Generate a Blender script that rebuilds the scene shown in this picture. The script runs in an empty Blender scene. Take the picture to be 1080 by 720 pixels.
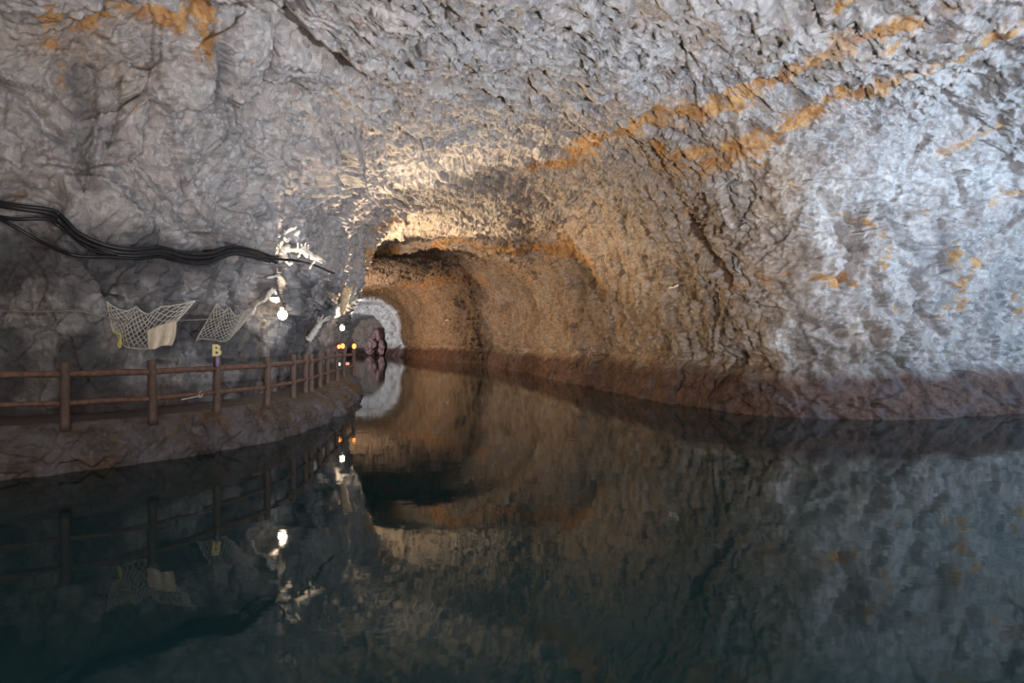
import bpy, bmesh, math, random
import numpy as np
from mathutils import Vector, Matrix
from mathutils.bvhtree import BVHTree

random.seed(7)
RNG = np.random.default_rng(11)
RES = 1.4                      # mesh density of the rock surfaces
C = bpy.context.scene.collection
sc = bpy.context.scene
CAM = Vector((0.0, 0.0, 2.33))  # eye height above the water
FPX = 720.0                     # focal length in pixels of the 1080 wide frame


def P(x, y, d):
    """point at depth d in the direction the photograph shows at (x, y)"""
    return Vector(((x - 540) / FPX * d, d, CAM.z - (y - 360) / FPX * d))


# ------------------------------------------------------------------ noise
def _hash(ix, iy, iz, seed):
    h = (ix.astype(np.uint32) * np.uint32(374761393) + iy.astype(np.uint32) * np.uint32(668265263)
         + iz.astype(np.uint32) * np.uint32(2147483647) + np.uint32((seed * 1274126177) & 0xffffffff))
    h = (h ^ (h >> np.uint32(13))) * np.uint32(1274126177)
    h = (h ^ (h >> np.uint32(16))) * np.uint32(2246822519)
    return h ^ (h >> np.uint32(15))


_G = RNG.normal(size=(256, 3)); _G /= np.linalg.norm(_G, axis=1)[:, None]
_G = _G.astype(np.float32)


def perlin(p, seed=0):
    i = np.floor(p).astype(np.int64); f = (p - i).astype(np.float32)
    u = f * f * f * (f * (f * 6 - 15) + 10)
    out = np.zeros(len(p), np.float32)
    for dx in (0, 1):
        wx = u[:, 0] if dx else 1 - u[:, 0]
        for dy in (0, 1):
            wy = u[:, 1] if dy else 1 - u[:, 1]
            for dz in (0, 1):
                wz = u[:, 2] if dz else 1 - u[:, 2]
                g = _G[_hash(i[:, 0] + dx, i[:, 1] + dy, i[:, 2] + dz, seed) & 255]
                out += wx * wy * wz * (g[:, 0] * (f[:, 0] - dx) + g[:, 1] * (f[:, 1] - dy) + g[:, 2] * (f[:, 2] - dz))
    return out * 1.6


def fbm(p, octaves=4, seed=0, gain=0.5):
    a, s, out = 1.0, 1.0, np.zeros(len(p), np.float32)
    for o in range(octaves):
        out += a * perlin(p * s + o * 17.3, seed + o); a *= gain; s *= 2.03
    return out


def ridged(p, octaves=4, seed=0):
    a, s, out = 1.0, 1.0, np.zeros(len(p), np.float32)
    for o in range(octaves):
        out += a * (1 - np.abs(perlin(p * s + o * 9.1, seed + o)) * 2); a *= 0.5; s *= 2.1
    return out - 1.0


def facets(p, seed=0, tilt=0.6, step=0.5, tone=False):
    """broken-rock relief: every Voronoi cell is its own tilted flat block"""
    i = np.floor(p).astype(np.int64); f = p - i
    best = np.full(len(p), 9e9); val = np.zeros(len(p)); cell = np.zeros(len(p)); second = np.full(len(p), 9e9)
    for dx in (-1, 0, 1):
        for dy in (-1, 0, 1):
            for dz in (-1, 0, 1):
                h = _hash(i[:, 0] + dx, i[:, 1] + dy, i[:, 2] + dz, seed)
                c = np.stack([dx + (h & 1023) / 1023.0, dy + ((h >> 10) & 1023) / 1023.0, dz + ((h >> 20) & 1023) / 1023.0], 1)
                r = f - c
                d2 = (r * r).sum(1)
                m = d2 < best
                g = _G[(h >> 5) & 255]
                v = (r * g).sum(1) * tilt + (((h >> 3) & 255) / 255.0 - 0.5) * step
                second = np.where(m, best, np.minimum(second, d2)); best = np.where(m, d2, best); val = np.where(m, v, val)
                if tone: cell = np.where(m, ((h >> 12) & 255) / 127.5 - 1, cell)
    if tone: return val.astype(np.float32), cell.astype(np.float32), (np.sqrt(second) - np.sqrt(best)).astype(np.float32)
    return val.astype(np.float32)


def sstep(a, b, x):
    t = np.clip((x - a) / (b - a), 0, 1)
    return t * t * (3 - 2 * t)


# ------------------------------------------------------------------ materials
def new_mat(name):
    m = bpy.data.materials.new(name); m.use_nodes = True
    nt = m.node_tree; nt.nodes.clear()
    out = nt.nodes.new('ShaderNodeOutputMaterial'); b = nt.nodes.new('ShaderNodeBsdfPrincipled')
    nt.links.new(b.outputs[0], out.inputs[0])
    return m, nt, b


class NB:
    """small node builder"""
    def __init__(s, nt):
        s.nt = nt; s.co = nt.nodes.new('ShaderNodeTexCoord').outputs['Object']

    def n(s, t, **kw):
        x = s.nt.nodes.new(t)
        for k, v in kw.items(): setattr(x, k, v)
        return x

    def put(s, sock, v):
        if isinstance(v, bpy.types.NodeSocket): s.nt.links.new(v, sock)
        elif isinstance(v, tuple) and len(v) == 3 and len(sock.default_value) == 4: sock.default_value = (*v, 1)
        else: sock.default_value = v

    def scaled(s, v):
        m = s.n('ShaderNodeMapping'); s.put(m.inputs[0], s.co); m.inputs['Scale'].default_value = v
        return m.outputs[0]

    def noise(s, scale, detail=6, rough=0.6, dist=0.0, vec=None, kind='FBM'):
        x = s.n('ShaderNodeTexNoise', noise_type=kind); s.put(x.inputs['Vector'], vec or s.co)
        x.inputs['Scale'].default_value = scale; x.inputs['Detail'].default_value = detail
        x.inputs['Roughness'].default_value = rough; x.inputs['Distortion'].default_value = dist
        return x.outputs['Fac']

    def voro(s, scale, feature='DISTANCE_TO_EDGE', vec=None):
        x = s.n('ShaderNodeTexVoronoi', feature=feature); s.put(x.inputs['Vector'], vec or s.co)
        x.inputs['Scale'].default_value = scale
        return x.outputs[0]

    def ramp(s, fac, a, b, lo=0.0, hi=1.0):
        x = s.n('ShaderNodeMapRange', interpolation_type='SMOOTHSTEP')
        s.put(x.inputs[0], fac)
        for k, v in zip((1, 2, 3, 4), (a, b, lo, hi)): x.inputs[k].default_value = v
        return x.outputs[0]

    def mix(s, fac, a, b, blend='MIX'):
        x = s.n('ShaderNodeMix', data_type='RGBA', blend_type=blend)
        s.put(x.inputs[0], fac); s.put(x.inputs[6], a); s.put(x.inputs[7], b)
        return x.outputs[2]

    def math(s, op, a, b=0.0):
        x = s.n('ShaderNodeMath', operation=op); s.put(x.inputs[0], a); s.put(x.inputs[1], b)
        return x.outputs[0]

    def attr(s, name):
        return s.n('ShaderNodeAttribute', attribute_name=name).outputs['Fac']

    def bump(s, h, strength, dist=0.05, prev=None):
        x = s.n('ShaderNodeBump'); s.put(x.inputs['Height'], h)
        x.inputs['Strength'].default_value = strength; x.inputs['Distance'].default_value = dist
        if prev: s.put(x.inputs['Normal'], prev)
        return x.outputs[0]


def rock_material():
    m, nt, b = new_mat('cave_rock'); k = NB(nt)
    big = k.noise(0.55, 5, 0.62, 0.6); med = k.noise(2.4, 7, 0.68, 0.4); fine = k.noise(9, 7, 0.75)
    schist = k.noise(2.2, 7, 0.7, 0.6, k.scaled((0.7, 1.6, 1.8)))
    grey = k.mix(k.ramp(big, 0.38, 0.62), (0.24, 0.220, 0.212), (0.405, 0.378, 0.355))
    grey = k.mix(k.ramp(k.noise(0.9, 5, 0.6, 0.5, k.scaled((1.0, 0.7, 1.3))), 0.44, 0.60), grey, (0.375, 0.30, 0.265))
    grey = k.mix(k.ramp(k.noise(1.1, 5, 0.65, 0.5), 0.54, 0.64, 0, 0.8), grey, (0.19, 0.205, 0.215))
    grey = k.mix(k.ramp(schist, 0.53, 0.66, 0, 0.75), grey, (0.60, 0.58, 0.56))
    grey = k.mix(k.ramp(schist, 0.47, 0.36, 0, 0.6), grey, (0.13, 0.125, 0.13))
    grey = k.mix(k.ramp(fine, 0.53, 0.68, 0, 0.55), grey, (0.12, 0.112, 0.112))
    grey = k.mix(k.ramp(k.attr('tone'), -1.0, 1.0, 0.0, 0.42), k.mix(0.35, grey, (0.14, 0.135, 0.14)), (0.50, 0.47, 0.455))
    chips = k.n('ShaderNodeTexVoronoi', feature='F1'); k.put(chips.inputs['Vector'], k.scaled((1.0, 1.5, 1.7))); chips.inputs['Scale'].default_value = 4.2
    chips2 = k.n('ShaderNodeTexVoronoi', feature='F1'); k.put(chips2.inputs['Vector'], k.scaled((1.2, 1.4, 0.9))); chips2.inputs['Scale'].default_value = 9.0
    ct = k.math('MULTIPLY', k.n('ShaderNodeSeparateColor').outputs[0], 1.0)
    sep = ct.node.inputs[0].links[0].from_node; k.put(sep.inputs[0], chips.outputs['Color'])
    ct2 = k.math('MULTIPLY', k.n('ShaderNodeSeparateColor').outputs[0], 1.0)
    sep2 = ct2.node.inputs[0].links[0].from_node; k.put(sep2.inputs[0], chips2.outputs['Color'])
    grey = k.mix(k.ramp(ct, 0.62, 0.95, 0, 0.45), grey, (0.125, 0.12, 0.125))
    grey = k.mix(k.ramp(ct2, 0.70, 0.95, 0, 0.35), grey, (0.60, 0.58, 0.56))
    vert = k.noise(1.7, 7, 0.7, 0.5, k.scaled((1, 1, 0.4)))
    brown = k.mix(k.ramp(vert, 0.38, 0.60), (0.145, 0.088, 0.052), (0.35, 0.245, 0.155))
    brown = k.mix(k.ramp(k.noise(0.8, 5, 0.65, 0.7, k.scaled((1, 1, 0.4))), 0.54, 0.66, 0, 0.6), brown, (0.33, 0.185, 0.075))
    brown = k.mix(k.ramp(schist, 0.54, 0.68, 0, 0.6), brown, (0.46, 0.37, 0.285))
    brown = k.mix(k.ramp(fine, 0.53, 0.68, 0, 0.5), brown, (0.10, 0.065, 0.045))
    brown = k.mix(k.ramp(k.attr('tone'), -1.0, 1.0, 0.0, 0.3), k.mix(0.2, brown, (0.12, 0.085, 0.06)), (0.42, 0.34, 0.26))
    brown = k.mix(k.ramp(ct, 0.60, 0.95, 0, 0.5), brown, (0.11, 0.068, 0.04))
    brown = k.mix(k.ramp(ct2, 0.72, 0.95, 0, 0.35), brown, (0.47, 0.37, 0.27))
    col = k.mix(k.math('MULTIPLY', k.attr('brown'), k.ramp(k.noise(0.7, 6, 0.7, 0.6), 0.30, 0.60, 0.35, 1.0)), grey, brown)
    och = k.mix(k.ramp(med, 0.35, 0.62), (0.30, 0.120, 0.025), (0.47, 0.255, 0.075))
    och = k.mix(k.ramp(fine, 0.52, 0.66, 0, 0.7), och, (0.15, 0.07, 0.03))
    edge = k.math('ADD', k.attr('ochre'), k.math('MULTIPLY', k.math('SUBTRACT', k.noise(1.5, 8, 0.74, 0.6, k.scaled((0.8, 1.6, 1.8))), 0.5), 4.2))
    col = k.mix(k.ramp(edge, 0.46, 0.95, 0, 0.88), col, och)
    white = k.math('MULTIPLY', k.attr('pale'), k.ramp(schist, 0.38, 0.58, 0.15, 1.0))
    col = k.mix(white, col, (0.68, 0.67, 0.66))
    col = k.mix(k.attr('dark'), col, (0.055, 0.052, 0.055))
    mud = k.mix(k.ramp(med, 0.40, 0.62), (0.040, 0.017, 0.011), (0.105, 0.052, 0.036))
    mud = k.mix(k.ramp(k.noise(0.8, 5, 0.65, 0.5), 0.5, 0.62, 0, 0.7), mud, (0.085, 0.066, 0.070))
    mud = k.mix(k.ramp(k.noise(26, 4, 0.75), 0.54, 0.70, 0, 0.7), mud, (0.22, 0.15, 0.125))
    col = k.mix(k.attr('mud'), col, mud)
    k.put(b.inputs['Base Color'], col)
    k.put(b.inputs['Roughness'], k.ramp(big, 0.3, 0.7, 0.62, 0.85))
    b.inputs['Specular IOR Level'].default_value = 0.35
    n1 = k.bump(k.noise(3.2, 9, 0.75, 0.0), 0.6, 0.16)
    n2 = k.bump(k.noise(16, 6, 0.75, 0.0), 0.6, 0.05, n1)
    k.put(b.inputs['Normal'], n2)
    return m


def simple_mat(name, c1, c2, scale=6, rough=0.7, bump=0.3, stretch=(1, 1, 1), metal=0.0, spec=0.4, dist=0.02):
    m, nt, b = new_mat(name); k = NB(nt)
    f = k.noise(scale, 6, 0.65, 0.4, k.scaled(stretch))
    k.put(b.inputs['Base Color'], k.mix(k.ramp(f, 0.35, 0.65), c1, c2))
    b.inputs['Roughness'].default_value = rough; b.inputs['Metallic'].default_value = metal
    b.inputs['Specular IOR Level'].default_value = spec
    if bump: k.put(b.inputs['Normal'], k.bump(k.noise(scale * 3, 6, 0.7, 0.2, k.scaled(stretch)), bump, dist))
    return m


def glow_mat(name, col, strength):
    m, nt, b = new_mat(name); k = NB(nt)
    b.inputs['Base Color'].default_value = (*col, 1)
    b.inputs['Emission Color'].default_value = (*col, 1); b.inputs['Emission Strength'].default_value = strength
    return m


def water_material():
    m, nt, b = new_mat('lagoon_water'); k = NB(nt)
    f = k.noise(0.12, 3, 0.5)
    k.put(b.inputs['Base Color'], k.mix(k.ramp(f, 0.3, 0.7), (0.006, 0.021, 0.022), (0.009, 0.036, 0.042)))
    b.inputs['Roughness'].default_value = 0.03; b.inputs['IOR'].default_value = 1.18; b.inputs['Specular Tint'].default_value = (0.55, 0.90, 1.0, 1)
    k.put(b.inputs['Normal'], k.bump(k.noise(1.6, 3, 0.5, 0.2), 0.05, 0.05))
    return m


def stone_material():
    m, nt, b = new_mat('quay_stone'); k = NB(nt)
    a = k.noise(1.1, 7, 0.68, 0.3); f = k.noise(5, 6, 0.7)
    col = k.mix(k.ramp(a, 0.38, 0.62), (0.060, 0.040, 0.030), (0.115, 0.098, 0.100))
    col = k.mix(k.ramp(f, 0.5, 0.7, 0, 0.6), col, (0.18, 0.15, 0.14))
    col = k.mix(k.ramp(k.noise(0.5, 4, 0.6, 1.0), 0.52, 0.62, 0, 0.7), col, (0.115, 0.062, 0.024))
    k.put(b.inputs['Base Color'], col)
    k.put(b.inputs['Roughness'], k.ramp(a, 0.3, 0.7, 0.45, 0.75))
    n1 = k.bump(k.noise(5, 7, 0.7), 0.7, 0.06)
    k.put(b.inputs['Normal'], k.bump(k.noise(35, 4, 0.7), 0.4, 0.015, n1))
    return m


M = dict(rock=rock_material(), water=water_material(), stone=stone_material())
M['post'] = simple_mat('moulded_post', (0.085, 0.052, 0.038), (0.15, 0.095, 0.07), 9, 0.75, 0.5, (1, 1, 0.35))
M['rail'] = simple_mat('moulded_rail', (0.115, 0.060, 0.040), (0.20, 0.11, 0.075), 9, 0.7, 0.4)
M['cable'] = simple_mat('black_rubber', (0.010, 0.010, 0.011), (0.02, 0.02, 0.022), 8, 0.45, 0.1)
M['twine'] = simple_mat('net_twine', (0.46, 0.41, 0.34), (0.62, 0.57, 0.49), 20, 0.9, 0.2)
M['twine_dark'] = simple_mat('weathered_twine', (0.40, 0.36, 0.30), (0.54, 0.49, 0.42), 20, 0.9, 0.2)
M['rope'] = simple_mat('thin_rope', (0.20, 0.17, 0.14), (0.30, 0.26, 0.21), 30, 0.9, 0.2)
M['yrope'] = simple_mat('yellow_rope', (0.50, 0.40, 0.10), (0.62, 0.52, 0.2), 30, 0.85, 0.3)
M['canvas'] = simple_mat('canvas', (0.62, 0.50, 0.36), (0.78, 0.65, 0.50), 10, 0.9, 0.3, (3, 3, 0.5))
M['drift'] = simple_mat('bleached_driftwood', (0.55, 0.48, 0.38), (0.85, 0.78, 0.68), 14, 0.8, 0.5, (1, 1, 1))
M['drift_tan'] = simple_mat('tan_driftwood', (0.40, 0.27, 0.14), (0.62, 0.48, 0.30), 14, 0.8, 0.5)
M['yellow'] = simple_mat('yellow_paint', (0.85, 0.68, 0.28), (0.90, 0.76, 0.38), 10, 0.5, 0.1)
M['purple'] = simple_mat('mauve_plate', (0.22, 0.16, 0.24), (0.28, 0.21, 0.29), 10, 0.6, 0.1)
M['metal'] = simple_mat('dark_metal', (0.03, 0.03, 0.03), (0.06, 0.055, 0.05), 12, 0.5, 0.2, metal=0.7)
M['bulb'] = glow_mat('warm_bulb', (1.0, 0.80, 0.55), 40)
M['bulb_far'] = glow_mat('warm_bulb_far', (1.0, 0.78, 0.52), 30)
M['amber'] = glow_mat('amber_glow', (1.0, 0.30, 0.05), 5)
M['whiteglow'] = glow_mat('white_glow', (1.0, 0.85, 0.72), 2.2)
M['pink'] = simple_mat('pink_stone', (0.14, 0.06, 0.06), (0.42, 0.28, 0.26), 2.5, 0.7, 0.5, dist=0.1)


# ------------------------------------------------------------------ helpers
def tag(o, label=None, cat=None, group=None, kind=None):
    if label: o['label'] = label
    if cat: o['category'] = cat
    if group: o['group'] = group
    if kind: o['kind'] = kind
    return o


def thing(name, label, cat, loc, rz=0.0, group=None):
    o = bpy.data.objects.new(name, None); C.objects.link(o)
    o.location = loc; o.rotation_euler = (0, 0, rz); o.empty_display_size = 0.2
    return tag(o, label, cat, group)


class MB:
    """collects verts and faces of one mesh, given in world coordinates"""
    def __init__(s): s.v = []; s.f = []

    def tube(s, pts, rad, sides=8, cap=True, wob=0.0):
        pts = [Vector(p) for p in pts]; n = len(pts); base = len(s.v)
        up = None
        for i, p in enumerate(pts):
            t = (pts[min(i + 1, n - 1)] - pts[max(i - 1, 0)]).normalized()
            if up is None: up = Vector((0, 0, 1)) if abs(t.z) < 0.9 else Vector((1, 0, 0))
            a = t.cross(up).normalized(); b_ = a.cross(t).normalized(); up = b_
            r = rad[i] if isinstance(rad, (list, tuple)) else rad
            for k in range(sides):
                w = 2 * math.pi * k / sides; rr = r * (1 + (random.uniform(-wob, wob) if wob else 0))
                s.v.append(p + a * math.cos(w) * rr + b_ * math.sin(w) * rr)
        for i in range(n - 1):
            for k in range(sides):
                k2 = (k + 1) % sides
                s.f.append((base + i * sides + k, base + i * sides + k2, base + (i + 1) * sides + k2, base + (i + 1) * sides + k))
        if cap:
            s.f.append(tuple(base + k for k in reversed(range(sides))))
            s.f.append(tuple(base + (n - 1) * sides + k for k in range(sides)))
        return s

    def lathe(s, prof, origin, sides=20, axis=None):
        """prof: list of (radius, height) along axis"""
        origin = Vector(origin); ax = Vector(axis or (0, 0, 1)).normalized()
        a = ax.orthogonal().normalized(); b_ = ax.cross(a); base = len(s.v)
        for r, h in prof:
            for k in range(sides):
                w = 2 * math.pi * k / sides
                s.v.append(origin + ax * h + a * math.cos(w) * r + b_ * math.sin(w) * r)
        for i in range(len(prof) - 1):
            for k in range(sides):
                k2 = (k + 1) % sides
                s.f.append((base + i * sides + k, base + i * sides + k2, base + (i + 1) * sides + k2, base + (i + 1) * sides + k))
        s.f.append(tuple(base + k for k in reversed(range(sides))))
        s.f.append(tuple(base + (len(prof) - 1) * sides + k for k in range(sides)))
        return s

    def build(s, name, mat, parent=None, loc=None, smooth=True):
        o_loc = Vector(loc) if loc is not None else Vector((0, 0, 0))
        inv = None
        if parent is not None:
            inv = (Matrix.Translation(parent.location) @ parent.rotation_euler.to_matrix().to_4x4()).inverted()
            if parent.parent is not None:
                pp = parent.parent
                inv = (Matrix.Translation(pp.location) @ pp.rotation_euler.to_matrix().to_4x4() @ Matrix.Translation(parent.location)).inverted()
        vs = [(inv @ Vector(v)) if inv else Vector(v) for v in s.v]
        if parent is not None and loc is not None: o_loc = inv @ Vector(loc)
        me = bpy.data.meshes.new(name)
        me.from_pydata([tuple(v - o_loc) for v in vs], [], s.f); me.update()
        if smooth: me.polygons.foreach_set('use_smooth', [True] * len(me.polygons))
        me.materials.append(mat)
        o = bpy.data.objects.new(name, me); C.objects.link(o); o.location = o_loc
        if parent is not None: o.parent = parent
        return o


def grid_object(name, V, mat, attrs=None):
    """V: (rows, cols, 3) array -> mesh object"""
    r, c = V.shape[:2]
    idx = np.arange(r * c).reshape(r, c)
    q = np.stack([idx[:-1, :-1], idx[:-1, 1:], idx[1:, 1:], idx[1:, :-1]], -1).reshape(-1, 4)
    me = bpy.data.meshes.new(name)
    me.vertices.add(r * c); me.vertices.foreach_set('co', V.reshape(-1).astype(np.float32))
    me.loops.add(q.size); me.loops.foreach_set('vertex_index', q.reshape(-1).astype(np.int32))
    me.polygons.add(len(q)); me.polygons.foreach_set('loop_start', np.arange(0, q.size, 4, dtype=np.int32))
    me.polygons.foreach_set('loop_total', np.full(len(q), 4, np.int32))
    me.polygons.foreach_set('use_smooth', np.ones(len(q), bool))
    me.update(calc_edges=True)
    for k, a in (attrs or {}).items():
        at = me.attributes.new(k, 'FLOAT', 'POINT'); at.data.foreach_set('value', a.reshape(-1).astype(np.float32))
    me.materials.append(mat)
    o = bpy.data.objects.new(name, me); C.objects.link(o)
    return o


def bvh_of(V, step=1):
    V = V[::step, ::step]; r, c = V.shape[:2]
    idx = np.arange(r * c).reshape(r, c)
    q = np.stack([idx[:-1, :-1], idx[:-1, 1:], idx[1:, 1:], idx[1:, :-1]], -1).reshape(-1, 4)
    return BVHTree.FromPolygons([tuple(v) for v in V.reshape(-1, 3)], [tuple(t) for t in q.tolist()])


def catmull(ctrl, n):
    """ctrl (k, d) -> (n, d) through all control rows, uniform parameter"""
    c = np.asarray(ctrl, float); k = len(c)
    c = np.vstack([2 * c[0] - c[1], c, 2 * c[-1] - c[-2]])
    u = np.linspace(0, k - 1 - 1e-9, n); i = u.astype(int); t = (u - i)[:, None]
    p0, p1, p2, p3 = c[i], c[i + 1], c[i + 2], c[i + 3]
    return 0.5 * (2 * p1 + (p2 - p0) * t + (2 * p0 - 5 * p1 + 4 * p2 - p3) * t ** 2 + (3 * p1 - p0 - 3 * p2 + p3) * t ** 3)


def catmull_pts(pts, n):
    return [Vector(p) for p in catmull([tuple(p) for p in pts], n)]


# ------------------------------------------------------------------ the cavern shell
# each row: left wall foot, right wall foot, crown height, squareness left / right, left overhang
SEC = [
    (-15.0, -9.0, 26.0, -9.0, 9.4, 4.5, 3.6, 0.0),
    (-14.5, 1.0, 28.0, 2.0, 9.6, 4.5, 3.6, 0.0),
    (-13.5, 8.5, 28.5, 13.0, 9.7, 5.0, 3.6, 0.0),
    (-11.6, 11.9, 25.0, 21.5, 9.7, 5.0, 3.4, 0.0),
    (-9.9, 13.2, 20.5, 23.3, 9.7, 5.0, 3.2, 0.0),
    (-8.5, 14.0, 16.3, 22.6, 9.7, 5.0, 3.2, 0.0),
    (-7.6, 15.8, 12.5, 21.5, 9.6, 5.0, 3.2, 0.0),
    (-7.0, 17.8, 9.4, 21.3, 9.5, 5.0, 3.3, 0.1),
    (-6.9, 20.2, 7.6, 22.8, 9.4, 5.0, 3.5, 0.3),
    (-7.5, 23.2, 6.3, 25.8, 9.4, 5.0, 3.8, 0.6),
    (-8.2, 26.5, 5.6, 30.0, 9.3, 5.0, 4.0, 1.2),
    (-8.4, 30.0, 4.7, 35.0, 9.1, 5.0, 4.0, 1.3),
    (-8.15, 32.8, 3.6, 41.0, 8.4, 4.0, 4.0, 0.3),
    (-13.0, 38.0, 2.6, 46.5, 8.0, 3.5, 4.0, 0.0),
    (-16.5, 48.0, 1.0, 54.0, 9.7, 3.5, 4.0, 0.0),
    (-19.5, 60.0, -1.8, 66.0, 10.2, 3.5, 4.0, 0.0),
    (-24.0, 76.0, -6.5, 78.0, 10.1, 3.5, 4.0, 0.0),
    (-30.0, 95.0, -13.8, 95.0, 9.3, 3.5, 4.0, 0.0),
    (-36.0, 113.0, -18.4, 113.0, 8.3, 3.5, 4.0, 0.0),
]
dense = catmull(SEC, 4000)
mid = np.stack([dense[:, :2], dense[:, 2:4]], 1)
stp = np.linalg.norm(np.diff(mid, axis=0), axis=2) / np.maximum(np.linalg.norm(mid[1:], axis=2), 9.0)
w = np.maximum(stp[:, 0], stp[:, 1]); w[dense[1:, 1] < 6] *= 0.35
cum = np.concatenate([[0], np.cumsum(w)])
NV = int(1050 * RES); NT = int(860 * RES)
sel = np.interp(np.linspace(0, cum[-1], NV), cum, np.arange(len(cum)))
S = np.stack([np.interp(sel, np.arange(len(dense)), dense[:, k]) for k in range(8)], 1)

th = np.linspace(0, math.pi, 1601)
cs, sn = np.cos(th), np.abs(np.sin(th))
base = np.zeros((NV, NT, 3))
for i, (lx, ly, rx, ry, H, nl, nr, lean) in enumerate(S):
    nn = np.where(th < math.pi / 2, nl, nr)
    ax = np.sign(cs) * np.abs(cs) ** (2 / nn); az = sn ** (2 / nn)
    s = 0.5 - 0.5 * ax
    z = -1.6 + (H + 1.6) * az
    x = lx + (rx - lx) * s; y = ly + (ry - ly) * s
    # the left rock leans out over the walkway
    wl = (1 - sstep(0.0, 0.35, s))
    ov = lean * sstep(2.6, 5.0, z) * wl
    dirv = np.array([rx - lx, ry - ly]); wid = np.linalg.norm(dirv); dirv /= wid
    x += ov * dirv[0]; y += ov * dirv[1]
    pts = np.stack([x, y, z], 1)
    seg = np.linalg.norm(np.diff(pts, axis=0), axis=1)
    # more points on the walls, fewer on parts far overhead
    cl = np.concatenate([[0], np.cumsum(seg)])
    tt = np.interp(np.linspace(0, cl[-1], NT), cl, np.arange(len(cl)))
    for k in range(3): base[i, :, k] = np.interp(tt, np.arange(len(pts)), pts[:, k])

dv = np.gradient(base, axis=0); dt = np.gradient(base, axis=1)
nrm = np.cross(dt, dv); nrm /= np.linalg.norm(nrm, axis=2)[..., None] + 1e-9
# make the normals point into the cavern
ctr = base.mean(axis=1, keepdims=True)
if ((ctr - base) * nrm).sum() < 0: nrm = -nrm
p = base.reshape(-1, 3); n3 = nrm.reshape(-1, 3)
tcol = np.broadcast_to(np.linspace(0, 1, NT)[None, :], (NV, NT)).reshape(-1)
vrow = np.broadcast_to((sel / 4000 * (len(SEC) - 1))[:, None], (NV, NT)).reshape(-1)   # section number
upness = np.clip(-n3[:, 2], 0, 1)          # 1 on the roof
right = sstep(0.62, 0.75, tcol); left = 1 - sstep(0.22, 0.36, tcol)

bvh0 = bvh_of(base, 4)


def hit(bvh, x, y):
    d = Vector(((x - 540) / FPX, 1, -(y - 360) / FPX)).normalized()
    h = bvh.ray_cast(CAM, d)
    return h[0]


def stroke(pix, width, n=40, pp=None):
    """closeness (0..1) of every rock vertex to a line across the rock face"""
    pp = p if pp is None else pp
    pix = catmull(pix, max(n, 2 * len(pix)))
    pts = [hit(bvh0, *q) for q in pix]
    pts = np.array([tuple(q) for q in pts if q is not None])
    lo, hi = pts.min(0) - 4 * width, pts.max(0) + 4 * width
    m = np.all((pp > lo) & (pp < hi), axis=1)
    out = np.zeros(len(pp), np.float32)
    sub = pp[m]; best = np.full(len(sub), 9e9)
    for a, b in zip(pts[:-1], pts[1:]):
        ab = b - a; t = np.clip(((sub - a) @ ab) / (ab @ ab + 1e-9), 0, 1)
        best = np.minimum(best, ((sub - a - t[:, None] * ab) ** 2).sum(1))
    out[m] = np.exp(-best / (width * width))
    return out


# --- relief
warp = np.stack([fbm(p * 0.35, 2, 51), fbm(p * 0.35 + 40, 2, 61), fbm(p * 0.35 + 80, 2, 71)], 1)
warp2 = np.stack([perlin(p * 1.6, 151), perlin(p * 1.6 + 40, 161), perlin(p * 1.6 + 80, 171)], 1)
pw = p + warp * 0.35 + warp2 * 0.04
schist = np.stack([pw @ np.array([0.60, 0.10, -0.30]), pw @ np.array([-0.25, 0.75, 0.5]), pw @ np.array([0.6, -0.5, 1.2])], 1)
tunnel = sstep(8.0, 9.5, vrow) * right
wall_l = left * (1 - 0.6 * upness)
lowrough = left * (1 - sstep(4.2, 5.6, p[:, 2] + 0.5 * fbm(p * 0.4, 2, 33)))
disp = 0.75 * fbm(p * 0.14, 2, 1) * (1 - 0.6 * left)
disp += 0.22 * fbm(pw * 0.5, 3, 5)
blk, tn1, ed1 = facets(pw * np.array([0.55, 0.55, 0.42]), 3, 0.55, 0.5, True)
blk2, tn2, ed2 = facets(pw * np.array([1.5, 1.5, 1.1]), 4, 0.55, 0.45, True)
blk3, tn3, ed3 = facets(pw * 3.3 + 7, 9, 0.7, 0.45, True)
blk4 = facets(pw * 7.5 + 3, 19, 0.7, 0.4)
schb = facets(schist * np.array([1.0, 1.9, 2.4]), 29, 0.8, 0.5)
vst = facets(np.stack([pw[:, 0] * 1.9, pw[:, 1] * 1.6, pw[:, 2] * 0.5], 1), 39, 0.8, 0.5)
sch = ridged(schist * 1.6, 4, 31)
disp += blk * (0.30 + 0.50 * wall_l + 0.22 * right * (1 - upness)) + blk2 * (0.15 + 0.10 * wall_l + 0.12 * lowrough) + blk3 * (0.085 + 0.13 * lowrough) + blk4 * 0.035
disp += schb * 0.20 * (1 - 0.75 * left) * (1 - 0.6 * tunnel)
disp += vst * 0.26 * right * (1 - upness) * (0.55 + 0.6 * tunnel)
crk = sstep(-0.1, 0.35, fbm(p * 0.6, 3, 83))
disp -= crk * left * (0.20 * np.exp(-(ed1 / 0.035) ** 2) + 0.10 * np.exp(-(ed2 / 0.05) ** 2))
disp += sch * 0.085 * (1 - 0.6 * left)
disp += 0.06 * fbm(p * 2.6, 4, 41) + 0.03 * fbm(p * 8.0, 3, 47)
tone = np.clip(0.3 * tn1 + 0.45 * tn2 + 0.4 * tn3, -1, 1)
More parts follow.
